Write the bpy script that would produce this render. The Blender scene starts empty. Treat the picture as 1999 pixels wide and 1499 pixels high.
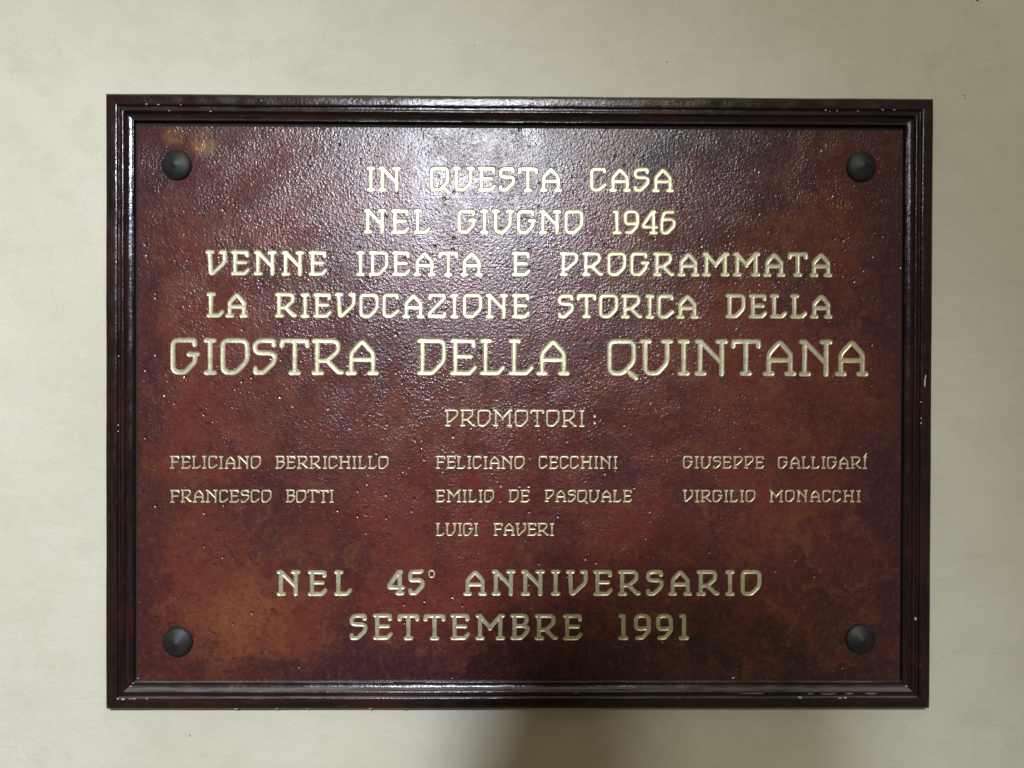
import bpy, bmesh, math, random
import numpy as np
from mathutils import Vector, Matrix
from mathutils.geometry import delaunay_2d_cdt

random.seed(7)
scene = bpy.context.scene
C = scene.collection

# ------------------------------------------------------------------ camera
Z0 = 1.55                                   # height of the plaque's centre
CAM_POS = Vector((-0.0168016, -0.8257660, Z0 + 0.0236398))
RT = Matrix(((0.9999462762755631, 0.0030621884779559925, 0.009902906864188704),
             (-0.009883573169151883, -0.006265644921776511, 0.9999315259932172),
             (0.0031240268957458133, -0.9999756820520387, -0.0062350429441157)))   # columns: right, down, forward
cam = bpy.data.cameras.new('camera')
cam.sensor_width = 36.0
cam.lens = 1607.0 / 1999.0 * 36.0
cam.clip_start = 0.01
cam.clip_end = 100
camo = bpy.data.objects.new('camera', cam)
r, d_, f_ = RT.col[0], RT.col[1], RT.col[2]
M = Matrix((( r[0], -d_[0], -f_[0]), (r[1], -d_[1], -f_[1]), (r[2], -d_[2], -f_[2]))).to_4x4()
M.translation = CAM_POS
camo.matrix_world = M
C.objects.link(camo)
scene.camera = camo

# ------------------------------------------------------------------ room light
w = bpy.data.worlds.new('World')
scene.world = w
w.use_nodes = True
bg = w.node_tree.nodes['Background']
bg.inputs[0].default_value = (1.0, 0.79, 0.51, 1)      # warm indoor light from all round
bg.inputs[1].default_value = 0.135

def place(l, name, loc, target):
    o = bpy.data.objects.new(name, l)
    o.location = (loc[0], loc[1], Z0 + loc[2])
    t = Vector((target[0], target[1], Z0 + target[2]))
    o.rotation_euler = (t - o.location).to_track_quat('-Z', 'Y').to_euler()
    C.objects.link(o)
    return o
# the bright cool lamp above and behind the photographer: highlight on the plate, shadow under the plaque
l = bpy.data.lights.new('spot_lamp', 'SPOT')
l.energy = 177; l.color = (0.83, 0.875, 1.04); l.shadow_soft_size = 0.05
l.spot_size = math.radians(93); l.spot_blend = 1.0
place(l, 'spot_lamp', (-0.129, -1.85, 0.713), (-0.92, 0, -0.90))
# a farther ceiling lamp
l = bpy.data.lights.new('far_lamp', 'POINT')
l.energy = 455; l.color = (0.97, 1.0, 0.90); l.shadow_soft_size = 0.30
place(l, 'far_lamp', (-0.10, -6.0, 2.95), (0, 0, 0))
# soft warm light coming down from the ceiling
l = bpy.data.lights.new('ceiling_light', 'AREA')
l.energy = 4.5; l.color = (1.0, 0.85, 0.58); l.size = 1.3
place(l, 'ceiling_light', (-0.1, -1.0, 1.7), (0, 0, 0.2))

scene.view_settings.view_transform = 'Standard'
scene.view_settings.look = 'None'
scene.view_settings.exposure = 0
scene.view_settings.gamma = 1
scene.render.resolution_x = 1024
scene.render.resolution_y = 768

# ------------------------------------------------------------------ helpers
def mesh_obj(name, verts, faces, mat, parent=None, smooth=False, loc=None):
    me = bpy.data.meshes.new(name)
    me.from_pydata([tuple(v) for v in verts], [], [tuple(f) for f in faces])
    me.update()
    if smooth:
        me.polygons.foreach_set('use_smooth', [True] * len(me.polygons))
    me.materials.append(mat)
    o = bpy.data.objects.new(name, me)
    C.objects.link(o)
    if parent: o.parent = parent
    if loc is not None: o.location = loc
    return o

def at(px, py, depth):
    """point on the plane y = -depth (relative to the plaque's centre) seen at a pixel of the 1999 px photograph"""
    v = RT @ Vector(((px - 999.5) / 1607.0, (py - 749.5) / 1607.0, 1.0))
    t = (-depth - CAM_POS.y) / v.y
    p = CAM_POS + v * t
    return p.x, p.z - Z0

class NT:
    def __init__(self, name):
        self.m = bpy.data.materials.new(name)
        self.m.use_nodes = True
        self.t = self.m.node_tree
        self.n = self.t.nodes
        self.p = self.n['Principled BSDF']
    def __call__(self, kind, **kw):
        nd = self.n.new(kind)
        for k, v in kw.items():
            if k.startswith('i_'):
                key = k[2:]
                key = int(key) if key.isdigit() else key.replace('_', ' ')
                if hasattr(v, 'links') or isinstance(v, bpy.types.NodeSocket):
                    self.t.links.new(v, nd.inputs[key])
                else:
                    nd.inputs[key].default_value = v
            else:
                setattr(nd, k, v)
        return nd
    def link(self, a, b): self.t.links.new(a, b)
    def noise(self, vec, scale, detail=3, rough=0.55, dist=0.0):
        return self('ShaderNodeTexNoise', i_Vector=vec, i_Scale=scale, i_Detail=detail, i_Roughness=rough, i_Distortion=dist)
    def ramp(self, fac, lo, hi, a=0.0, b=1.0, smooth=True):
        nd = self('ShaderNodeMapRange', interpolation_type='SMOOTHSTEP' if smooth else 'LINEAR', i_0=fac, i_1=lo, i_2=hi, i_3=a, i_4=b)
        return nd.outputs[0]
    def mix(self, fac, a, b, blend='MIX'):
        nd = self.n.new('ShaderNodeMix'); nd.data_type = 'RGBA'; nd.blend_type = blend
        for k, v in ((0, fac), (6, a), (7, b)):
            if isinstance(v, bpy.types.NodeSocket): self.t.links.new(v, nd.inputs[k])
            else: nd.inputs[k].default_value = v if k == 0 else (*v, 1) if len(v) == 3 else v
        return nd.outputs[2]
    def math(self, op, a, b=0.0, clamp=False):
        nd = self.n.new('ShaderNodeMath'); nd.operation = op; nd.use_clamp = clamp
        for k, v in ((0, a), (1, b)):
            if isinstance(v, bpy.types.NodeSocket): self.t.links.new(v, nd.inputs[k])
            else: nd.inputs[k].default_value = v
        return nd.outputs[0]
    def mapping(self, vec, scale=(1, 1, 1), loc=(0, 0, 0), rot=(0, 0, 0)):
        nd = self('ShaderNodeMapping', i_Vector=vec)
        nd.inputs['Scale'].default_value = scale
        nd.inputs['Location'].default_value = loc
        nd.inputs['Rotation'].default_value = rot
        return nd.outputs[0]

def srgb(r, g, b):
    def c(x):
        x /= 255.0
        return x / 12.92 if x <= 0.04045 else ((x + 0.055) / 1.055) ** 2.4
    return (c(r), c(g), c(b))

# ------------------------------------------------------------------ materials
def wall_material():
    k = NT('painted_plaster')
    P = k('ShaderNodeTexCoord').outputs['Object']
    big = k.noise(P, 2.6, 4, 0.55, 0.3).outputs[0]
    roll = k.noise(k.mapping(P, (13, 1, 30)), 1.0, 5, 0.65, 0.3).outputs[0]
    fine = k.noise(P, 160, 3, 0.6).outputs[0]
    base = k.mix(k.ramp(big, 0.35, 0.68), (0.665, 0.65, 0.525), (0.60, 0.58, 0.455))
    # faint horizontal roller marks, strongest in a band above the plaque
    z = k('ShaderNodeSeparateXYZ', i_0=P).outputs[2]
    band = k.math('MULTIPLY', k.ramp(z, 0.305, 0.335), k.ramp(z, 0.378, 0.355))
    amt = k.math('MULTIPLY', k.ramp(roll, 0.5, 0.72), k.math('ADD', k.math('MULTIPLY', band, 0.20), 0.10))
    base = k.mix(amt, base, (0.44, 0.42, 0.33))
    base = k.mix(k.math('MULTIPLY', k.ramp(fine, 0.50, 0.75), 0.16), base, (0.45, 0.43, 0.36))
    med = k.noise(P, 22, 5, 0.7, 0.4).outputs[0]
    base = k.mix(k.math('MULTIPLY', k.ramp(med, 0.46, 0.66), 0.42), base, (0.55, 0.54, 0.42))
    # rare dark pin marks
    vor = k('ShaderNodeTexVoronoi', i_Vector=P, i_Scale=9.0)
    pin = k.math('MULTIPLY', k.math('LESS_THAN', vor.outputs['Distance'], 0.013),
                 k.math('GREATER_THAN', k('ShaderNodeSeparateColor', i_0=vor.outputs['Color']).outputs[0], 0.62))
    base = k.mix(k.math('MULTIPLY', pin, 0.6), base, (0.12, 0.11, 0.09))
    k.link(base, k.p.inputs['Base Color'])
    k.p.inputs['Roughness'].default_value = 0.62
    k.p.inputs['Specular IOR Level'].default_value = 0.3
    b1 = k('ShaderNodeBump', i_Strength=0.7, i_Distance=0.0007, i_Height=k.noise(P, 260, 4, 0.65).outputs[0])
    b2 = k('ShaderNodeBump', i_Strength=0.5, i_Distance=0.0016, i_Height=k.noise(k.mapping(P, (14, 1, 40)), 1.0, 4, 0.6, 0.4).outputs[0], i_Normal=b1.outputs[0])
    b3 = k('ShaderNodeBump', i_Strength=0.6, i_Distance=0.004, i_Height=k.noise(P, 9, 2, 0.5).outputs[0], i_Normal=b2.outputs[0])
    k.link(b3.outputs[0], k.p.inputs['Normal'])
    return k.m

# coloured patina patches (b: also painted shade): px, py in the photograph, radius px, colour, strength
PATCH = []
def plate_material():
    k = NT('patinated_bronze')
    P = k('ShaderNodeTexCoord').outputs['Object']
    warp = k.noise(P, 12, 6, 0.68)
    wv = k('ShaderNodeVectorMath', operation='SUBTRACT', i_0=warp.outputs[1], i_1=(0.5, 0.5, 0.5)).outputs[0]
    wv = k('ShaderNodeVectorMath', operation='SCALE', i_0=wv).outputs[0]
    wv.node.inputs['Scale'].default_value = 0.15
    Q = k('ShaderNodeVectorMath', operation='ADD', i_0=P, i_1=wv).outputs[0]
    n1 = k.noise(Q, 7.0, 5, 0.62, 0.2).outputs[0]
    n2 = k.noise(k.mapping(Q, (1, 1, 1), (3, 1, 7)), 13.0, 5, 0.65, 0.2).outputs[0]
    n3 = k.noise(k.mapping(Q, (1, 1, 1), (9, 4, 2)), 24.0, 5, 0.65).outputs[0]
    n4 = k.noise(k.mapping(P, (1, 1, 1), (5, 2, 1)), 170.0, 4, 0.75).outputs[0]
    n5 = k.noise(k.mapping(Q, (1, 1, 1), (2, 8, 5)), 75.0, 5, 0.72).outputs[0]
    maroon, red, orange, ochre = (0.074, 0.016, 0.015), (0.122, 0.024, 0.017), (0.140, 0.039, 0.017), (0.23, 0.090, 0.030)
    purple, slate, black = (0.045, 0.014, 0.024), (0.026, 0.030, 0.042), (0.015, 0.008, 0.009)
    col = k.mix(k.ramp(n1, 0.40, 0.60), maroon, red)
    col = k.mix(k.math('MULTIPLY', k.ramp(n2, 0.54, 0.70), 0.75), col, orange)
    col = k.mix(k.math('MULTIPLY', k.ramp(n2, 0.45, 0.30), 0.5), col, purple)
    col = k.mix(k.math('MULTIPLY', k.ramp(n3, 0.60, 0.76), 0.55), col, ochre)
    col = k.mix(k.math('MULTIPLY', k.ramp(n3, 0.40, 0.26), 0.6), col, black)
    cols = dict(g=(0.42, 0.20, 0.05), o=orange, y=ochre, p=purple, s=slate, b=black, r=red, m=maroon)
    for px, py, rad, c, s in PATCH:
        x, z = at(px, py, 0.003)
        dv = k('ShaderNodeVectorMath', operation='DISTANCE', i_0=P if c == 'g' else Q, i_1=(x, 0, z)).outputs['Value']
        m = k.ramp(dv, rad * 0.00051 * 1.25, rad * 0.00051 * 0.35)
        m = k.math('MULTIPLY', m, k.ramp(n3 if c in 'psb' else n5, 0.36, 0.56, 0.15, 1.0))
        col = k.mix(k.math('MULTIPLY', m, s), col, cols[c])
    n6 = k.noise(k.mapping(Q, (1, 1, 1), (7, 7, 3)), 42.0, 7, 0.74).outputs[0]
    col = k.mix(k.math('MULTIPLY', k.ramp(n6, 0.53, 0.60), 0.42), col, (0.165, 0.060, 0.024))
    col = k.mix(k.math('MULTIPLY', k.ramp(n6, 0.45, 0.38), 0.55), col, (0.030, 0.012, 0.013))
    # dark purple rim along the frame
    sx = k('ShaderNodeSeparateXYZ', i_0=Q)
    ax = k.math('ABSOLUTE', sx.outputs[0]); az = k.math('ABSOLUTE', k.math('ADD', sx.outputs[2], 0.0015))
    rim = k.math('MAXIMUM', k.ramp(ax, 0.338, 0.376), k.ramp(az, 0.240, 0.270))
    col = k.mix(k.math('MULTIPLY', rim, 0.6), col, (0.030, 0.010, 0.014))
    col = k.mix(k.math('MULTIPLY', k.ramp(n4, 0.50, 0.72), 0.5), col, (0.17, 0.054, 0.023))
    col = k.mix(k.math('MULTIPLY', k.ramp(n4, 0.47, 0.30), 0.7), col, (0.020, 0.010, 0.010))
    pits = k('ShaderNodeTexVoronoi', i_Vector=P, i_Scale=105.0)
    pit = k.ramp(pits.outputs['Distance'], 0.07, 0.25)
    pit = k.math('MAXIMUM', pit, k.math('LESS_THAN', k('ShaderNodeSeparateColor', i_0=pits.outputs['Color']).outputs[0], 0.83))
    col = k.mix(k.math('MULTIPLY', k.math('SUBTRACT', 1.0, pit), 0.6), col, (0.012, 0.007, 0.008))      # the pits are coloured darker
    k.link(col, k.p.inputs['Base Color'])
    k.p.inputs['Metallic'].default_value = 0.0
    k.p.inputs['Specular IOR Level'].default_value = 0.58
    k.p.inputs['IOR'].default_value = 1.55
    k.link(k.ramp(n3, 0.3, 0.7, 0.29, 0.20), k.p.inputs['Roughness'])
    # cast orange-peel relief with pits
    h1 = k.noise(P, 400, 2, 0.62).outputs[0]
    h2 = k.noise(P, 190, 2, 0.5).outputs[0]
    hh = k.math('ADD', h1, k.math('MULTIPLY', h2, 0.5))
    hh = k.math('ADD', hh, k.math('MULTIPLY', pit, 1.0))
    dots = k('ShaderNodeTexVoronoi', i_Vector=P, i_Scale=250.0)
    on = k.ramp(k('ShaderNodeSeparateColor', i_0=dots.outputs['Color']).outputs[1], 0.62, 0.95)
    hh = k.math('ADD', hh, k.math('MULTIPLY', k.math('MULTIPLY', k.ramp(dots.outputs['Distance'], 0.50, 0.05), on), 0.30))
    hh = k.math('MULTIPLY', k.math('SUBTRACT', hh, 1.7), k.ramp(k.noise(P, 26, 2, 0.6).outputs[0], 0.36, 0.64, 0.68, 1.22))     # the casting is rougher in some places than in others
    b1 = k('ShaderNodeBump', i_Strength=1.0, i_Distance=0.00045, i_Height=hh)
    k.link(b1.outputs[0], k.p.inputs['Normal'])
    return k.m

def gold_material():
    k = NT('gold_paint')
    P = k('ShaderNodeTexCoord').outputs['Object']
    n = k.noise(P, 300, 3, 0.6).outputs[0]
    col = k.mix(k.ramp(n, 0.4, 0.7), (0.75, 0.73, 0.50), (0.56, 0.54, 0.35))
    k.link(col, k.p.inputs['Base Color'])
    k.p.inputs['Metallic'].default_value = 0.72
    k.p.inputs['Roughness'].default_value = 0.37
    b = k('ShaderNodeBump', i_Strength=0.3, i_Distance=0.0002, i_Height=k.noise(P, 700, 2, 0.5).outputs[0])
    k.link(b.outputs[0], k.p.inputs['Normal'])
    return k.m

def frame_material():
    k = NT('varnished_frame')
    P = k('ShaderNodeTexCoord').outputs['Object']
    g = k.noise(k.mapping(P, (9, 320, 320)), 1.0, 4, 0.6, 0.3).outputs[0]
    big = k.noise(P, 11, 4, 0.6).outputs[0]
    col = k.mix(k.ramp(g, 0.35, 0.7), (0.009, 0.0045, 0.005), (0.023, 0.0095, 0.0095))
    col = k.mix(k.math('MULTIPLY', k.ramp(big, 0.48, 0.68), 0.6), col, (0.036, 0.011, 0.008))
    dust = k.noise(k.mapping(P, (60, 500, 500)), 1.0, 4, 0.7).outputs[0]
    col = k.mix(k.math('MULTIPLY', k.ramp(dust, 0.60, 0.74), 0.22), col, (0.22, 0.19, 0.17))
    # dust lying on every edge and hollow that faces up
    nz = k('ShaderNodeSeparateXYZ', i_0=k('ShaderNodeNewGeometry').outputs['Normal']).outputs[2]
    up = k.math('MULTIPLY', k.ramp(nz, 0.22, 0.85), k.ramp(k.noise(k.mapping(P, (25, 160, 160)), 1.0, 4, 0.7).outputs[0], 0.32, 0.60, 0.35, 1.0))
    col = k.mix(k.math('MULTIPLY', up, 0.75), col, (0.19, 0.18, 0.175))
    k.link(col, k.p.inputs['Base Color'])
    k.link(k.ramp(k.noise(P, 60, 3, 0.6).outputs[0], 0.35, 0.7, 0.17, 0.30), k.p.inputs['Roughness'])
    k.p.inputs['Specular IOR Level'].default_value = 0.6
    b1 = k('ShaderNodeBump', i_Strength=0.6, i_Distance=0.0004, i_Height=k.noise(k.mapping(P, (60, 420, 420)), 1.0, 3, 0.6).outputs[0])
    b2 = k('ShaderNodeBump', i_Strength=0.6, i_Distance=0.00035, i_Height=k.noise(P, 300, 3, 0.6).outputs[0], i_Normal=b1.outputs[0])
    k.link(b2.outputs[0], k.p.inputs['Normal'])
    return k.m

def stud_material():
    k = NT('blackened_metal')
    P = k('ShaderNodeTexCoord').outputs['Object']
    n = k.noise(P, 120, 4, 0.6).outputs[0]
    k.link(k.mix(k.ramp(n, 0.35, 0.7), (0.011, 0.0108, 0.0105), (0.022, 0.021, 0.020)), k.p.inputs['Base Color'])
    k.p.inputs['Roughness'].default_value = 0.55
    k.p.inputs['Specular IOR Level'].default_value = 0.45
    b = k('ShaderNodeBump', i_Strength=0.4, i_Distance=0.0003, i_Height=k.noise(P, 400, 3, 0.6).outputs[0])
    k.link(b.outputs[0], k.p.inputs['Normal'])
    return k.m

def plain(name, col, rough):
    k = NT(name)
    P = k('ShaderNodeTexCoord').outputs['Object']
    n = k.noise(P, 500, 3, 0.6).outputs[0]
    k.link(k.mix(n, tuple(c * 0.8 for c in col), col), k.p.inputs['Base Color'])
    k.p.inputs['Roughness'].default_value = rough
    return k.m

PATCH += [
    (500, 1190, 110, 'y', 0.35), (420, 1130, 120, 'o', 0.4), (340, 1040, 90, 'o', 0.5), (440, 1270, 70, 'y', 0.3),
    (360, 520, 110, 'r', 0.8), (340, 640, 100, 'o', 0.45), (398, 279, 27, 'g', 0.8), (336, 264, 21, 'g', 0.6), (480, 1195, 60, 'g', 0.10), (355, 250, 40, 's', 0.7), (440, 262, 50, 's', 0.7), (285, 420, 26, 's', 0.7), (283, 560, 26, 's', 0.6),
    (300, 900, 60, 'o', 0.3), (450, 860, 90, 'o', 0.5), (900, 765, 70, 'o', 0.55), (530, 770, 80, 'o', 0.45),
    (1440, 600, 70, 'o', 0.9), (1385, 720, 60, 'o', 0.7), (1640, 470, 60, 'o', 0.5), (1440, 440, 50, 'o', 0.5),
    (1345, 640, 60, 'o', 0.6), (1690, 300, 60, 'm', 0.5), (1590, 390, 50, 'r', 0.6), (1420, 940, 70, 'o', 0.4),
    (1000, 1150, 60, 'o', 0.3), (1170, 1010, 50, 'o', 0.4), (1660, 760, 70, 'r', 0.4), (1240, 650, 60, 'o', 0.5),
    (840, 300, 60, 's', 0.6), (1010, 490, 50, 's', 0.8), (1060, 270, 90, 's', 0.6), (1300, 290, 90, 's', 0.8), (1390, 270, 60, 's', 0.7),
    (700, 760, 40, 's', 0.7), (700, 700, 50, 'p', 0.5), (510, 1010, 70, 'p', 0.5), (560, 920, 60, 'p', 0.4),
    (560, 1305, 70, 'p', 0.7), (700, 1305, 90, 'p', 0.8), (840, 1305, 90, 'p', 0.8), (1000, 1295, 130, 'b', 0.7), (1150, 1290, 110, 'b', 0.8), (1330, 1285, 130, 'b', 0.9), (1500, 1290, 120, 'b', 0.85), (1640, 1290, 110, 'b', 0.75), (1700, 1180, 90, 'b', 0.5), (1560, 1150, 120, 'b', 0.45),  # black ones deepen the dark bottom band and paint the shadow at lower right
    (1480, 1120, 120, 'm', 0.5), (1100, 1200, 120, 'm', 0.4), (1560, 560, 90, 'p', 0.7), (1700, 620, 110, 'p', 0.7),
    (1500, 330, 140, 'p', 0.6), (1710, 900, 70, 'p', 0.8), (1210, 930, 70, 'p', 0.6), (1690, 1000, 90, 'p', 0.5),
    (290, 700, 40, 'p', 0.7), (300, 400, 30, 'p', 0.5), (330, 350, 60, 'p', 0.3), (620, 1050, 60, 'o', 0.4),
]
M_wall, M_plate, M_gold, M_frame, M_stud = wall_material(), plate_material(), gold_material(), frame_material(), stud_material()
M_chip = plain('bare_gesso', (0.62, 0.60, 0.54), 0.8)
M_speck = plain('dark_speck', (0.05, 0.04, 0.03), 0.8)

# ------------------------------------------------------------------ wall
def build_wall():
    wv = [(-3, 0, -1.55), (3, 0, -1.55), (3, 0, 1.5), (-3, 0, 1.5), (-3, 0.2, -1.55), (3, 0.2, -1.55), (3, 0.2, 1.5), (-3, 0.2, 1.5)]
    wf = [(0, 1, 2, 3), (5, 4, 7, 6), (4, 0, 3, 7), (1, 5, 6, 2), (3, 2, 6, 7), (4, 5, 1, 0)]
    o = mesh_obj('wall', wv, wf, M_wall, loc=(0, 0, Z0))
    o['kind'] = 'structure'
    o['label'] = 'pale beige painted plaster wall behind the framed plaque'
    return o
wall = build_wall()

def flake(name, cx, cz, depth, w, h, mat, parent, th=0.00025, n=9, off=(0, 0, 0)):
    """small irregular flake lying on a surface that faces the viewer"""
    ring = []
    for i in range(n):
        a = 2 * math.pi * i / n
        rr = random.uniform(0.65, 1.0)
        ring.append((math.cos(a) * w / 2 * rr, math.sin(a) * h / 2 * rr))
    v = [(x, 0.0004, z) for x, z in ring] + [(x * 0.8, -th, z * 0.8) for x, z in ring]
    f = [tuple(range(n, 2 * n))[::-1]] + [(i, (i + 1) % n, n + (i + 1) % n, n + i) for i in range(n)]
    return mesh_obj(name, v, f, mat, parent, loc=(cx - off[0], -depth - off[1], cz - off[2]))

for px, py, ww, hh in ((1881.5, 186, 3, 4), (1883, 191, 3, 5), (1908, 1, 7, 5), (926, 89, 3, 2.5), (490, 118, 3, 2), (371, 1436, 3.5, 4), (683, 130, 2, 2), (1302, 121, 4, 4)):
    x, z = at(px, py, 0)
    flake('speck', x, z, 0, ww * 0.0005, hh * 0.0005, M_speck, wall)

# ------------------------------------------------------------------ plaque
plaque = bpy.data.objects.new('commemorative_plaque', None)
plaque.location = (0, 0, Z0)
plaque['label'] = 'reddish brown metal plaque with gold engraved Italian text in a dark moulded frame'
plaque['category'] = 'plaque'
C.objects.link(plaque)

HW, HT, HB = 0.40865, 0.3029, -0.3035
# frame moulding: distance from the outer edge, height above the wall (mm)
PROF = [(0, 0), (0, 10), (0, 20.6), (0.25, 21.6), (0.9, 22.6), (2.0, 23.4), (3.6, 23.9), (6, 24.0), (8.6, 24.0), (10.2, 23.9), (10.9, 23.6), (11.2, 23.3), (11.3, 22.8),
        (11.45, 21.0), (11.7, 20.3), (12.6, 20.1), (13.6, 20.1), (14.2, 20.5), (14.8, 21.1), (15.6, 21.35), (16.3, 21.1), (16.9, 20.4), (17.2, 19.2),
        (17.6, 17.6), (18.4, 16.0), (19.5, 14.8), (20.8, 14.1), (21.9, 13.7), (22.3, 14.2), (22.8, 14.4), (23.2, 14.2), (23.45, 13.6), (23.5, 12.5), (23.5, 2.0), (0, 0)]
PROF = [((u if u < 17 else 17 + (u - 17) * 1.14) * 1.014, h * 0.25 if h < 11 else 3 + (h - 10) * 0.70) for u, h in PROF]
def rail(side):
    length = 2 * HW if side in 'tb' else HT - HB
    n = 150
    verts, faces = [], []
    prof = PROF[:-1]
    ph = [random.uniform(0, 6) for _ in range(8)]
    for i in range(n + 1):
        s = i / n
        for u, h in prof:
            u_, h_ = u / 1000, h / 1000
            x = -length / 2 + u_ + (length - 2 * u_) * s       # mitred ends
            wob = 0.00012 * (math.sin(x * 37 + ph[0]) + math.sin(x * 91 + ph[1]) * 0.6 + math.sin(x * 213 + ph[2] + u * 0.3) * 0.35)
            if 0 < u < 24.2: h2 = h_ + wob * 0.8
            else: h2 = h_
            y = u_ + (wob if 0 < u < 24.2 else 0)
            if u == 0 and 0 < h: y += wob * 0.8 - 0.0001
            x -= math.copysign(0.00012, x) if i in (0, n) else 0
            verts.append((x, -h2, -y))                           # local: x along, -y out of the wall, -z towards the centre
    m = len(prof)
    for i in range(n):
        for j in range(m - 1):
            a = i * m + j
            faces.append((a, a + 1, a + m + 1, a + m))
        faces.append((i * m + m - 1, i * m, (i + 1) * m, (i + 1) * m + m - 1))
    faces.append(tuple(range(m))[::-1]); faces.append(tuple(n * m + j for j in range(m)))
    o = mesh_obj('frame_rail', verts, faces, M_frame, plaque, smooth=True)
    me = o.data
    bm = bmesh.new(); bm.from_mesh(me)
    bmesh.ops.recalc_face_normals(bm, faces=bm.faces)
    for e in bm.edges:
        if len(e.link_faces) == 2 and e.calc_face_angle(0) > math.radians(48): e.smooth = False
    bm.to_mesh(me); bm.free()
    rot = {'t': 0, 'b': math.pi, 'l': -math.pi / 2, 'r': math.pi / 2}[side]
    pos = {'t': (0, 0, HT), 'b': (0, 0, HB), 'l': (-HW, 0, 0), 'r': (HW, 0, 0)}[side]
    o.rotation_euler = (0, rot, 0)
    o.location = pos
    return o
rails = {s: rail(s) for s in 'tblr'}

M_worn = plain('worn_edge', (0.20, 0.18, 0.155), 0.7)
def chip(px, py, side, depth, w, h):
    x, z = at(px, py, depth)
    o = rails[side]
    c = flake('paint_chip', 0, 0, 0, w * 0.0005, h * 0.0005, M_worn if w > 12 else M_chip, o)
    loc = Vector((x, -depth, z)) - Vector(o.location)
    R = Matrix.Rotation(o.rotation_euler[1], 3, 'Y')
    c.location = R.inverted() @ loc
    c.rotation_euler = (0, -o.rotation_euler[1], 0)
D1, D2, D3 = 0.01295, 0.0111, 0.0061
for a in ((1805.5, 745, 'r', D1, 4, 28), (1807, 735, 'r', D1, 3, 10), (1819.5, 739, 'r', 0.0112, 3, 5), (1787.5, 1208, 'r', D2, 5, 10), (1798, 785, 'r', D1, 3, 4), (1798, 826, 'r', D1, 3.5, 5),
          (1798, 816, 'r', D1, 2.5, 4), (1562, 1361.5, 'b', D1, 10, 5.5), (1650, 1362, 'b', D1, 9, 4), (1640, 1363, 'b', D1, 12, 2), (1468, 1353.5, 'b', D2, 62, 3), (1582, 1354, 'b', D2, 16, 3.15), (1616, 1354.5, 'b', D2, 44, 3.15),
          (1657, 1354, 'b', D2, 22, 4.5), (1700, 1354, 'b', D2, 30, 4.5), (1769, 1339, 'r', D3, 5, 4), (1431, 1323.5, 'b', 0.0056, 9, 4), (1124, 1353, 'b', D2, 14, 3),
          (230, 1364, 'b', D1, 5, 3), (240, 1365, 'b', D1, 10, 2.6), (255, 1364, 'b', D1, 14, 3), (262, 1364, 'b', D1, 10, 2), (287, 1364, 'b', D1, 5, 2), (255, 1340, 'l', D3, 7, 3), (260, 1333, 'l', D3, 3, 2.5), (269, 1324, 'b', 0.0056, 3, 3),
          (286, 203, 't', D1, 7, 2.5), (309, 204, 't', D1, 6, 2.5), (353, 204.5, 't', D1, 3, 2.5), (510, 196, 't', D1, 4, 3), (330, 216, 't', D2, 5, 2), (411, 217.5, 't', D2, 6, 2),
          (935, 190, 't', 0.0119, 22, 2), (1012, 190.5, 't', 0.0119, 5, 2), (1034, 190.5, 't', 0.0119, 10, 2), (1182, 191.5, 't', 0.0119, 8, 4), (1178, 190.5, 't', 0.0119, 14, 2), (1619, 192, 't', 0.0119, 11, 3), (965, 190, 't', 0.0119, 8, 1.5),
          (1612, 215, 't', D1, 5, 3), (1620, 216.5, 't', D1, 3, 2), (1634, 216, 't', D1, 3, 3), (1675, 216.5, 't', D1, 5, 2), (1746, 214.5, 't', D1, 8, 2), (1723, 214, 't', D1, 8, 2),
          (460, 1383, 'b', 0.0112, 10, 2), (600, 1383, 'b', 0.0112, 5, 2), (723, 1383, 'b', 0.0112, 6, 2.5), (792, 1383, 'b', 0.0112, 14, 1.6), (540, 1383, 'b', 0.0112, 8, 1.5),
          (231.5, 695, 'l', D1, 2.5, 4), (231, 830, 'l', D1, 2.5, 5), (231, 842, 'l', D1, 2.5, 3)):
    chip(*a)

# ------------------------------------------------------------------ lettering: centre lines, x in cap heights, y 0..1
# (x, y) sharp or (x, y, r) rounded corner; 'c' prefix = closed
SW = 0.13
def serif(x, y, l=SW, r=SW): return [(x - l, y), (x + r, y)]
A_ = lambda *p: list(p)
G = {}
G['I'] = (0.26, [[(.13, 1), (.13, 0)], serif(.13, 1), serif(.13, 0)])
G['L'] = (0.68, [[(.11, 1), (.11, 0)], serif(.11, 1, .11, .15), [(0, 0), (.50, 0, .04), (.66, .17)]])
G['E'] = (0.72, [[(.11, 1), (.11, 0)], [(0, 1), (.67, 1), (.68, .84)], [(.11, .52), (.60, .52)], [(0, 0), (.56, 0, .04), (.72, .18)]])
G['F'] = (0.68, [[(.11, 1), (.11, 0)], [(0, 1), (.67, 1), (.68, .84)], [(.11, .52), (.60, .52)], serif(.11, 0, .11, .15)])
G['O'] = (0.76, ['c', [(0, 1, .17), (.76, 1, .19), (.76, .36, .16), (.40, 0, .10), (0, 0, .22)]])
G['Q'] = (0.76, ['c', [(0, 1, .17), (.76, 1, .19), (.76, .36, .16), (.40, 0, .10), (0, 0, .22)], [(.56, .09), (.84, -.15)]])
G['D'] = (0.78, [[(.11, 1), (.11, 0)], [(0, 1), (.78, 1, .17), (.78, .38, .14), (.42, 0, .08), (0, 0)]])
G['U'] = (0.92, [serif(.11, 1, .11, .14), [(.11, 1), (.11, 0, .22), (.50, 0, .10), (.80, .34, .14), (.80, 1)], serif(.80, 1, .14, .12)])
G['V'] = (0.86, [serif(.11, 1, .11, .14), [(.11, 1), (.17, 0, .05), (.26, 0, .06), (.82, .52, .16), (.82, 1)], serif(.80, 1, .16, .02)])
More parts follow.
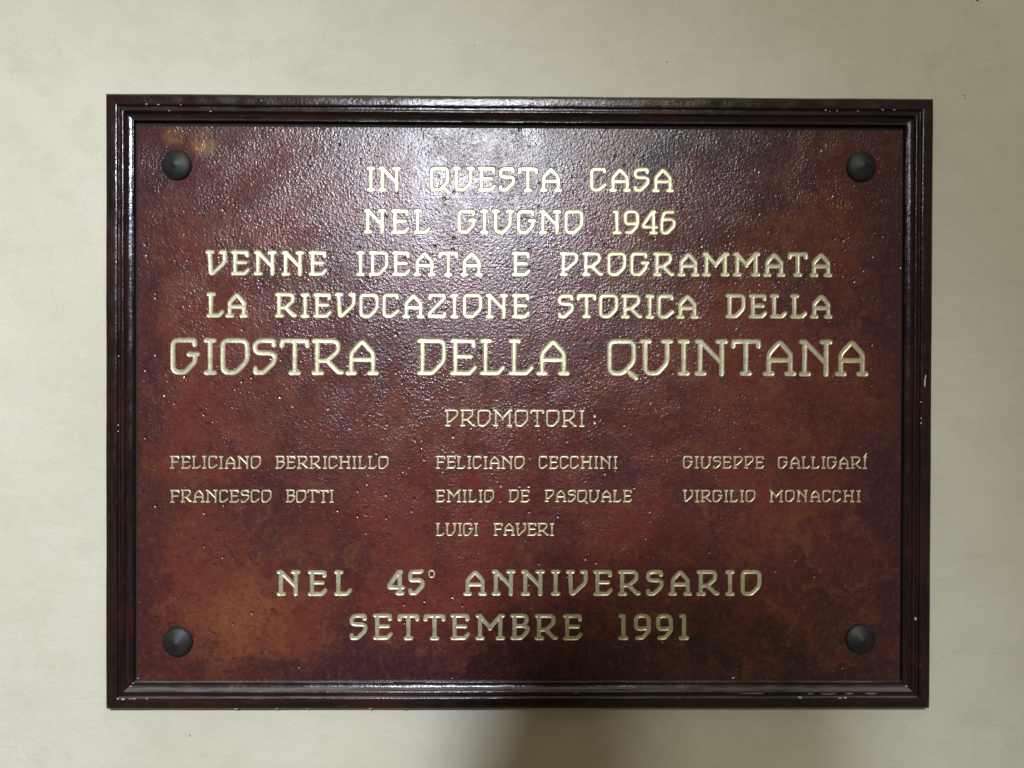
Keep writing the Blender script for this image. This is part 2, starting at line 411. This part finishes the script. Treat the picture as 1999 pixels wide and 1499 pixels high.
G['S'] = (0.64, [[(.60, .86), (.60, 1, .05), (.02, 1, .26), (.0, .61, .22), (.63, .61, .20), (.63, .34, .12), (.27, 0, .05), (.02, 0, .04), (.02, .14)]])
G['T'] = (0.80, [[(0, .84), (.01, 1), (.79, 1), (.80, .84)], [(.40, 1), (.40, 0)], serif(.40, 0)])
G['R'] = (0.88, [[(.11, 1), (.11, 0)], [(0, 1), (.76, 1, .20), (.76, .68, .10), (.42, .38, .03), (.11, .38)], [(.42, .38), (.78, .02, .03), (.88, .02)], serif(.11, 0, .11, .15)])
G['P'] = (0.76, [[(.11, 1), (.11, 0)], [(0, 1), (.76, 1, .20), (.76, .68, .12), (.30, .27), (.11, .25)], serif(.11, 0, .11, .15)])
G['B'] = (0.70, [[(.11, 1), (.11, 0)], [(0, 1), (.66, 1, .20), (.64, .72, .08), (.50, .55, .03), (.11, .53)], [(.50, .53), (.70, .50, .12), (.70, .32, .12), (.42, 0, .06), (0, 0)]])
G['A'] = (0.92, [[(.12, 0), (.12, .62, .08), (.46, 1, .07), (.80, .62, .08), (.80, 0)], [(.12, .42), (.80, .42)], serif(.12, 0, .12, .12), serif(.80, 0, .12, .12)])
G['N'] = (0.92, [[(.11, 1), (.11, 0)], serif(.11, 1, .11, .03), serif(.11, 0, .11, .14), [(.13, 1), (.79, .33)], [(.79, 1), (.79, -.02)], serif(.79, 1, .14, .13)])
G['H'] = (0.92, [[(.13, 1), (.13, 0)], [(.79, 1), (.79, 0)], [(.13, .55), (.79, .55)], serif(.13, 1), serif(.13, 0), serif(.79, 1), serif(.79, 0)])
G['M'] = (1.16, [[(.12, 1), (.12, 0)], serif(.12, 1, .12, .02), serif(.12, 0), [(.12, 1), (.57, .47), (1.02, 1)], [(.57, .52), (.57, .42)], [(1.03, 1), (1.03, 0)], serif(1.03, 1, .02, .13), serif(1.03, 0)])
G['C'] = (0.66, [[(.62, .88), (.61, 1, .03), (0, 1, .18), (0, 0, .22), (.34, 0, .06), (.66, .26)]])
G['G'] = (0.78, [[(.68, .86), (.68, 1, .03), (0, 1, .18), (0, 0, .22), (.38, 0, .06), (.69, .33, .08), (.70, .56)], [(.50, .56), (.78, .57)]])
G['Z'] = (0.74, [[(.03, .84), (.05, 1), (.72, 1, .03), (.72, .86, .03), (0, .12, .03), (.02, 0, .03), (.72, 0), (.74, .14)]])
G['1'] = (0.32, [[(.03, 1), (.17, 1), (.17, 0)], serif(.17, 0, .15, .15)])
G['9'] = (0.60, [[(.60, .46), (.48, .44, .1), (.34, .41, .1), (.0, .41, .22), (0, 1, .22), (.58, 1, .22), (.60, .34, .14), (.30, 0, .10), (.06, 0)]])
G['4'] = (0.66, [[(.56, 1), (.44, 1, .03), (0, .36, .05), (.02, .27, .03), (.66, .27)], [(.50, 1), (.50, -.02)], serif(.50, 0, .12, .13)])
G['6'] = (0.60, [[(.54, 1), (.10, 1, .16), (0, .5, .1), (0, 0, .20), (.26, 0, .06), (.60, .34, .12), (.60, .64, .16), (.22, .66, .05), (0.02, .62)]])
G['5'] = (0.60, [[(.56, 1.04), (.46, 1, .04), (.04, 1, .14), (.0, .60, .14), (.46, .62, .14), (.60, .54, .10), (.60, .36, .12), (.26, 0, .05), (.05, .0, .04), (.02, .14)]])
G[':'] = (0.10, [[(.05, .68), (.06, .66)], [(.05, .16), (.06, .14)]])
G['*'] = (0.20, ['c', [(0, 1, .12), (.22, 1, .12), (.24, .72, .12), (.0, .72, .12)], ])
G['!'] = (0.30, [[(.13, 1), (.13, 0)], serif(.13, 1), serif(.13, 0), [(.12, 1.10), (.26, 1.33)]])
BEAR = {'A': -.035, 'T': -.02, 'R': -.01, 'L': -.02, 'I': .02, 'O': .015, 'V': -.02}

def fillet(pts, closed):
    out = []
    n = len(pts)
    for i, p in enumerate(pts):
        P = np.array(p[:2], float)
        rr = p[2] if len(p) > 2 else 0
        if rr == 0 or (not closed and i in (0, n - 1)):
            out.append(P); continue
        a = np.array(pts[i - 1][:2], float); b = np.array(pts[(i + 1) % n][:2], float)
        da = a - P; db = b - P; la = np.linalg.norm(da); lb = np.linalg.norm(db)
        ra = min(rr, la * 0.48); rb = min(rr, lb * 0.48)
        p0 = P + da / la * ra; p2 = P + db / lb * rb
        for t in (0, .25, .5, .75, 1) if rr > .08 else (0, .5, 1):
            out.append((1 - t) ** 2 * p0 + 2 * t * (1 - t) * P + t * t * p2)
    return np.array(out)

def parse(ch):
    w, items = G[ch]
    res = []; closed = False
    for it in items:
        if it == 'c': closed = True; continue
        res.append((fillet(it, closed), closed)); closed = False
    return w, res

def offset_loops(pl, closed, dist):
    """outline(s) at the given distance round a polyline"""
    n = len(pl)
    def nrm(v):
        l = np.linalg.norm(v); return v / l if l > 1e-9 else v
    L, Rr = [], []
    for i in range(n):
        if closed: d0 = nrm(pl[i] - pl[i - 1]); d1 = nrm(pl[(i + 1) % n] - pl[i])
        else:
            d0 = nrm(pl[i] - pl[i - 1]) if i > 0 else nrm(pl[1] - pl[0])
            d1 = nrm(pl[i + 1] - pl[i]) if i < n - 1 else d0
        n0 = np.array((-d0[1], d0[0])); n1 = np.array((-d1[1], d1[0]))
        mm = nrm(n0 + n1); c = max(0.45, float(mm @ n0))
        cross = d0[0] * d1[1] - d0[1] * d1[0]
        # outer side: keep round at sharp turns
        if cross < -0.3:
            L += [pl[i] + n0 * dist, pl[i] + mm * dist, pl[i] + n1 * dist]; Rr += [pl[i] - mm * dist / c]
        elif cross > 0.3:
            L += [pl[i] + mm * dist / c]; Rr += [pl[i] - n0 * dist, pl[i] - mm * dist, pl[i] - n1 * dist]
        else:
            L.append(pl[i] + mm * dist / c); Rr.append(pl[i] - mm * dist / c)
    if closed: return [L, Rr]
    def cap(p, dr):
        nn = np.array((-dr[1], dr[0])); return [p + dist * (math.cos(a) * nn + math.sin(a) * dr) for a in (math.pi / 5, 2 * math.pi / 5, 3 * math.pi / 5, 4 * math.pi / 5)]
    return [L + cap(pl[-1], nrm(pl[-1] - pl[-2])) + Rr[::-1] + cap(pl[0], nrm(pl[0] - pl[1]))]

def seg_dist(Pt, segs):
    a = segs[:, :2][None]; b = segs[:, 2:][None]; p = Pt[:, None, :]
    ab = b - a; t = ((p - a) * ab).sum(-1) / np.maximum((ab * ab).sum(-1), 1e-12)
    t = np.clip(t, 0, 1)
    return np.linalg.norm(p - (a + ab * t[..., None]), axis=-1)

PZ = 0.003                      # height of the plate's face above the wall
PX = 0.000512
WORDS = [  # text, ink left, ink right, ink top, ink bottom, stroke width (photo px)
    ('IN', 713.8, 784.5, 323.6, 374.3, 9.2), ('QUESTA', 837.7, 1098.8, 324, 374.6, 9.2), ('CASA', 1150.3, 1316.7, 325.6, 375.2, 9),
    ('NEL', 708.9, 843, 406.6, 456.8, 9.2), ('GIUGNO', 891.3, 1140.2, 407.6, 457.4, 9.2), ('1946', 1193, 1320.3, 408.7, 458, 8.6),
    ('VENNE', 400.2, 640.2, 487.8, 538.2, 9), ('IDEATA', 694, 944.3, 488.7, 539.2, 9), ('E', 997, 1037, 489.8, 539.8, 9), ('PROGRAMMATA', 1090.8, 1625.7, 491, 540, 8.8),
    ('LA', 402.5, 485.3, 570, 620.4, 9), ('RIEVOCAZIONE', 536.3, 1036, 571, 621.3, 9), ('STORICA', 1087, 1364.8, 572.8, 622.3, 8.8), ('DELLA', 1416, 1625.7, 573.3, 622, 8.6),
    ('GIOSTRA', 332.5, 741, 659.8, 732.3, 10), ('DELLA', 812.8, 1113, 660.3, 733, 10), ('QUINTANA', 1184.8, 1696, 661.8, 733.9, 9.8),
    ('PROMOTORI', 867.9, 1141.7, 799, 832.6, 3.7), (':', 1156.5, 1163, 801, 832, 5.5),
    ('FELICIANO', 332.5, 509.8, 889.4, 914.8, 3.15), ('BERRICHILLO', 537.5, 758.8, 889.4, 914.9, 3.15), ('FRANCESCO', 332, 530, 955.6, 981, 3.15), ('BOTTI', 557.8, 651.9, 955.4, 981, 3.15),
    ('FELICIANO', 850.7, 1024.5, 889.4, 915, 3.15), ('CECCHINI', 1051.5, 1205.5, 889.7, 915, 3.0), ('EMILIO', 850.7, 965, 955.2, 980.3, 3.15), ('DE', 992.9, 1034.3, 955.3, 980.3, 3.05), ('PASQUALE', 1062.7, 1234, 955.6, 980, 3.0),
    ('LUIGI', 850.7, 934, 1020.2, 1046, 3.15), ('FAVERI', 963, 1082, 1020.4, 1045.8, 3.0),
    ('GIUSEPPE', 1333, 1492, 890, 914.6, 3.0), ('GALLIGAR!', 1518.8, 1693.6, 890.4, 915, 3.2), ('VIRGILIO', 1332.6, 1474.4, 956, 980.3, 3.2), ('MONACCHI', 1501.6, 1679.8, 956.2, 980.2, 3.2),
    ('NEL', 539.4, 689, 1112.9, 1163.5, 8.2), ('45', 755, 829.4, 1112.4, 1162.6, 8.6), ('*', 835.8, 847.8, 1112, 1162, 3.2), ('ANNIVERSARIO', 903.4, 1486.2, 1112.2, 1163.2, 8.0),
    ('SETTEMBRE', 682, 1138, 1198.3, 1249.8, 8.0), ('1991', 1205.6, 1345.9, 1198.3, 1249.5, 8.2),
]
plate_v, plate_f = [], []
cells = []
letters = []
def profile(d, hw):
    """depth of the groove (negative) at distance d from the stroke's centre line; hw = half width"""
    D = min(0.0010, hw * 0.62)
    t = np.clip(d / hw, 0, 1)
    z = np.interp(t, [0, .34, .70, .88, .985, 1.0], [-1, -1, -.97, -.50, -.03, 0])
    return z * D

def build_word(text, x0, x1, y0, y1, sw):
    mx, my = (x0 + x1) / 2, (y0 + y1) / 2
    X0, X1 = at(x0, my, PZ)[0], at(x1, my, PZ)[0]
    ZT, ZB = at(mx, y0, PZ)[1], at(mx, y1, PZ)[1]
    hw = sw * PX / 2
    H = (ZT - ZB) - 2 * hw
    zb = ZB + hw
    gl = [parse(c) for c in text]
    adv = sum(g[0] for g in gl) * H + 2 * hw * len(gl)
    tot = X1 - X0
    gaps = len(text) - 1
    bear = [BEAR.get(c, 0) * H for c in text]
    bsum = sum(bear[i] + bear[i + 1] for i in range(gaps))
    sx = 1.0
    gap = 0
    if gaps:
        gap = (tot - adv - bsum) / gaps
        if gap < 0.035 * H:       # letters cut narrower to fit
            want = 0.05 * H
            sx = (tot - 2 * hw * len(gl) - bsum - want * gaps) / (sum(g[0] for g in gl) * H)
            gap = want
    elif text not in ':':
        sx = (tot - 2 * hw) / (gl[0][0] * H)
    cur = X0 + hw
    V, Eg, segs, sid = [], [], [], []
    first = []
    for li, (ch, (gw, strokes)) in enumerate(zip(text, gl)):
        jx, jz = random.gauss(0, 0.0001), random.gauss(0, 0.0001)
        for pl, closed in strokes:
            q = np.stack((pl[:, 0] * H * sx + cur + jx, pl[:, 1] * H + zb + jz), 1)
            m = len(q)
            rng = range(m) if closed else range(m - 1)
            for i in rng:
                j = (i + 1) % m
                segs.append((*q[i], *q[j])); sid.append(li)
            small = sw < 6
            for fr in ((1.0, .72, .3) if small else (1.0, .88, .70, .34)):
                for lp in offset_loops(q, closed, hw * fr):
                    b0 = len(V)
                    V += [Vector((float(a[0]), float(a[1]))) for a in lp]
                    Eg += [(b0 + i, b0 + (i + 1) % len(lp)) for i in range(len(lp))]
        cur += gw * H * sx + 2 * hw + gap
        if li < gaps: cur += bear[li] + bear[li + 1]
    mg = 0.0007 if text in ('45', '*') else 0.0022
    xs = [v.x for v in V]; zs = [v.y for v in V]
    cell = (min(xs) - mg, max(xs) + mg, min(zs) - mg, max(zs) + mg)
    cells.append(cell)
    b0 = len(V)
    V += [Vector((cell[0], cell[2])), Vector((cell[1], cell[2])), Vector((cell[1], cell[3])), Vector((cell[0], cell[3]))]
    Eg += [(b0, b0 + 1), (b0 + 1, b0 + 2), (b0 + 2, b0 + 3), (b0 + 3, b0)]
    SC = 1000.0
    rv, re, rf, *_ = delaunay_2d_cdt([v * SC for v in V], Eg, [], 0, 1e-3, False)
    P = np.array([(v.x / SC, v.y / SC) for v in rv])
    F = np.array([tuple(f) for f in rf])
    segs = np.array(segs); sid = np.array(sid)
    dv = seg_dist(P, segs).min(1)
    z = profile(dv, hw)
    cen = P[F].mean(1)
    dc = seg_dist(cen, segs)
    dmin = dc.min(1); own = sid[dc.argmin(1)]
    tri = P[F]
    area2 = (tri[:, 1, 0] - tri[:, 0, 0]) * (tri[:, 2, 1] - tri[:, 0, 1]) - (tri[:, 1, 1] - tri[:, 0, 1]) * (tri[:, 2, 0] - tri[:, 0, 0])
    F[area2 < 0] = F[area2 < 0][:, ::-1]          # counter-clockwise in (x, z) faces -y
    inside = (dmin < hw * 0.995) & (np.abs(area2) > 1e-14)
    base = len(plate_v)
    for (x, zz), h in zip(P, z): plate_v.append((x, 0.0, zz))
    for f in F[~inside]: plate_f.append(tuple(int(base + i) for i in f))
    for li, ch in enumerate(text):
        ff = F[inside & (own == li)]
        if not len(ff): continue
        ids = np.unique(ff); mp = {int(a): i for i, a in enumerate(ids)}
        cx, cz = P[ids].mean(0)
        vv = [(P[i][0] - cx, -z[i], P[i][1] - cz) for i in ids]
        letters.append(('numeral' if ch.isdigit() else {':': 'colon', '*': 'ordinal_mark'}.get(ch, 'letter'), vv, [tuple(mp[int(i)] for i in f) for f in ff], (cx, 0, cz)))
for wd in WORDS: build_word(*wd)

# the rest of the plate's face round the word fields
PL, PR_ = at(269, 740, PZ)[0], at(1758.5, 740, PZ)[0]
PT, PB = at(1000, 250.5, PZ)[1], at(1000, 1338, PZ)[1]
Vr = [Vector((PL, PB)), Vector((PR_, PB)), Vector((PR_, PT)), Vector((PL, PT))]
Er = [(0, 1), (1, 2), (2, 3), (3, 0)]
for c in cells:
    b = len(Vr)
    Vr += [Vector((c[0], c[2])), Vector((c[1], c[2])), Vector((c[1], c[3])), Vector((c[0], c[3]))]
    Er += [(b, b + 1), (b + 1, b + 2), (b + 2, b + 3), (b + 3, b)]
rv, re, rf, *_ = delaunay_2d_cdt([v * 1000 for v in Vr], Er, [], 0, 1e-3, False)
base = len(plate_v)
for v in rv: plate_v.append((v.x / 1000, 0.0, v.y / 1000))
for f in rf:
    c = sum((rv[i] for i in f), Vector((0, 0))) / 3000
    if any(a < c.x < b and e < c.y < g for a, b, e, g in cells): continue
    a, b_, c_ = (rv[i] for i in f)
    if (b_.x - a.x) * (c_.y - a.y) - (b_.y - a.y) * (c_.x - a.x) < 0: f = f[::-1]
    plate_f.append(tuple(base + i for i in f))
# sides and back of the plate
b = len(plate_v)
TH = 0.0022
for y in (0.0, TH):
    plate_v += [(PL, y, PB), (PR_, y, PB), (PR_, y, PT), (PL, y, PT)]
plate_f += [(b + 1, b, b + 4, b + 5), (b + 2, b + 1, b + 5, b + 6), (b + 3, b + 2, b + 6, b + 7), (b, b + 3, b + 7, b + 4), (b + 5, b + 4, b + 7, b + 6)]
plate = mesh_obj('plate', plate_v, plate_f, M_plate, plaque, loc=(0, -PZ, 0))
for nm, vv, ff, loc in letters:
    mesh_obj(nm, vv, ff, M_gold, plate, smooth=True, loc=loc)

bb = [(x, y, z) for y in (-0.0006, 0.0) for x, z in ((-0.39, -0.285), (0.39, -0.285), (0.39, 0.285), (-0.39, 0.285))]
mesh_obj('backing_board', bb, [(0, 1, 2, 3), (5, 4, 7, 6), (4, 0, 3, 7), (1, 5, 6, 2), (3, 2, 6, 7), (4, 5, 1, 0)], plain('dark_board', (0.012, 0.008, 0.007), 0.8), plaque)

# ------------------------------------------------------------------ studs
def stud_mesh():
    prof = [(0.0150, 0.0), (0.0150, 0.0010), (0.0148, 0.0022), (0.0142, 0.0032), (0.0130, 0.0042), (0.0105, 0.0054), (0.0075, 0.0066), (0.0045, 0.0076), (0.0022, 0.0083), (0.0009, 0.0088), (0.0, 0.0090)]
    n = 40
    v, f = [], []
    for r_, h in prof[:-1]:
        for i in range(n):
            a = 2 * math.pi * i / n
            v.append((r_ * math.cos(a), -h, r_ * math.sin(a)))
    v.append((0, -prof[-1][1], 0))
    m = len(prof) - 1
    for j in range(m - 1):
        for i in range(n):
            f.append((j * n + i, j * n + (i + 1) % n, (j + 1) * n + (i + 1) % n, (j + 1) * n + i))
    for i in range(n): f.append(((m - 1) * n + i, (m - 1) * n + (i + 1) % n, m * n))
    f.append(tuple(range(n))[::-1])
    return v, f
sv, sf = stud_mesh()
s0 = mesh_obj('stud', sv, sf, M_stud, plaque, smooth=True)
for i, (px, py) in enumerate(((345, 321.5), (1682, 325), (346.8, 1252.5), (1680, 1247))):
    s = s0 if i == 0 else s0.copy()
    if i: C.objects.link(s)
    x, z = at(px, py, PZ + 0.0015)
    s.location = (x, -PZ, z)
    s.rotation_euler = (random.uniform(-.05, .05), random.uniform(0, 6), random.uniform(-.05, .05))

# ------------------------------------------------------------------ the person taking the picture (the shadow below the plaque)
def skin_object(name, chains, root, mat, parent=None, sub=2):
    """chains: lists of (x, y, z, radius); points that coincide are joined"""
    vs, es, rad, key = [], [], [], {}
    for ch in chains:
        prev = None
        for x, y, z, r_ in ch:
            kk = (round(x, 4), round(y, 4), round(z, 4))
            if kk not in key:
                key[kk] = len(vs); vs.append((x, y, z)); rad.append(r_)
            i = key[kk]
            if prev is not None and prev != i: es.append((prev, i))
            prev = i
    me = bpy.data.meshes.new(name); me.from_pydata(vs, es, []); me.update()
    me.materials.append(mat)
    o = bpy.data.objects.new(name, me); C.objects.link(o)
    m = o.modifiers.new('skin', 'SKIN'); m.use_smooth_shade = True
    for i, sk in enumerate(me.skin_vertices[0].data):
        rr = rad[i]
        sk.radius = rr if isinstance(rr, tuple) else (rr, rr)
        sk.use_root = (i == root)
    m2 = o.modifiers.new('sub', 'SUBSURF'); m2.levels = sub; m2.render_levels = sub
    if parent: o.parent = parent
    return o
M_skin = plain('skin', (0.50, 0.30, 0.21), 0.55)
M_jacket = plain('jacket_cloth', (0.03, 0.035, 0.05), 0.9)
M_trousers = plain('trouser_cloth', (0.025, 0.025, 0.03), 0.9)
M_hair = plain('hair', (0.02, 0.014, 0.01), 0.6)
M_phone = plain('phone_shell', (0.02, 0.02, 0.022), 0.35)
person = bpy.data.objects.new('person', None)
person.location = (-0.002, -1.0, Z0 + 0.09)
person['label'] = 'photographer in dark clothes whose soft shadow falls on the wall below the plaque'
person['category'] = 'person'
C.objects.link(person)
HEAD = (0, .0, .09, (.090, .105))
HIP = (0, -.05, -.74, (.14, .10))
CHEST = (0, -.05, -.20, (.09, .07))
body = [[HIP, (0, -.06, -.52, (.13, .10)), (0, -.06, -.30, (.16, .11)), CHEST, (0, -.035, -.12, .060), (0, -.015, -.03, .060),
         (0, .0, .02, (.074, .088)), HEAD, (0, -.01, .155, (.088, .100)), (0, -.012, .215, (.060, .066))],
        [HEAD, (0, .104, .070, .016), (0, .126, .052, .011)]]
for s in (-1, 1):
    body.append([CHEST, (s * .18, -.05, -.21, .056), (s * .235, -.01, -.46, .044), (s * .150, .11, -.215, .030), (s * .110, .140, -.130, .030), (s * .090, .162, -.082, .030)])
    body.append([HEAD, (s * .098, -.005, .080, .014)])
    body.append([HIP, (s * .095, -.05, -.82, .090), (s * .10, -.03, -1.17, .058), (s * .10, -.06, -1.55, .040), (s * .11, .10, -1.59, .032)])
    palm = (s * .090, .162, -.082, .030)
    for q, (fx, fz, ln) in enumerate(((.084, -.046, .9), (.086, -.062, 1.0), (.087, -.078, .95), (.088, -.094, .75))):   # fingers behind the phone
        body.append([palm, (s * (fx + .010), .176, fz, .0085), (s * (fx - .012), .178, fz + .002, .008), (s * (fx - .030 * ln), .178, fz + .003, .0075)])
    body.append([palm, (s * .080, .148, -.070, .010), (s * .062, .148, -.062, .009)])                                   # thumb on the screen side
skin_object('body', body, 0, M_skin, person)
jk = [[(0, -.05, -.92, (.175, .130)), (0, -.06, -.52, (.155, .118)), (0, -.06, -.30, (.178, .126)), (0, -.05, -.19, (.104, .086)), (0, -.04, -.135, .074)]]
for s in (-1, 1):
    jk.append([(0, -.05, -.19, (.104, .086)), (s * .18, -.05, -.21, .070), (s * .235, -.01, -.46, .058), (s * .156, .10, -.24, .042)])
skin_object('jacket', jk, 0, M_jacket, person)
tr = [[(0, -.05, -.72, (.150, .108)), (0, -.05, -.80, (.155, .112))]]
for s in (-1, 1): tr.append([(0, -.05, -.80, (.155, .112)), (s * .097, -.05, -.88, .100), (s * .10, -.03, -1.17, .074), (s * .10, -.06, -1.52, .058)])
skin_object('trousers', tr, 0, M_trousers, person)
skin_object('hair', [[(0, -.050, .03, (.070, .068)), (0, -.038, .10, (.100, .094)), (0, -.022, .17, (.098, .102)), (0, -.018, .225, (.070, .076))]], 0, M_hair, person)
for s in (-1, 1): skin_object('shoe', [[(s * .10, -.09, -1.58, .042), (s * .105, .0, -1.585, .044), (s * .11, .12, -1.595, .038)]], 0, M_trousers, person)

phone = bpy.data.objects.new('phone', None)
phone.location = (-0.017, -0.838, Z0 + 0.0236)
phone['label'] = 'dark phone held up in both hands by the photographer'
phone['category'] = 'phone'
C.objects.link(phone)
def box_bevel(name, sx, sy, sz, mat, parent, loc, bev):
    bm = bmesh.new(); bmesh.ops.create_cube(bm, size=1)
    bmesh.ops.scale(bm, vec=(sx, sy, sz), verts=bm.verts)
    bmesh.ops.bevel(bm, geom=bm.edges[:], offset=bev, segments=3, affect='EDGES')
    me = bpy.data.meshes.new(name); bm.to_mesh(me); bm.free(); me.materials.append(mat)
    o = bpy.data.objects.new(name, me); C.objects.link(o); o.parent = parent; o.location = loc
    return o
box_bevel('shell', 0.146, 0.008, 0.071, M_phone, phone, (0.0, 0, 0), 0.003)
box_bevel('screen', 0.136, 0.001, 0.064, plain('phone_screen', (0.01, 0.01, 0.012), 0.1), phone, (0, -0.0042, 0), 0.0004)
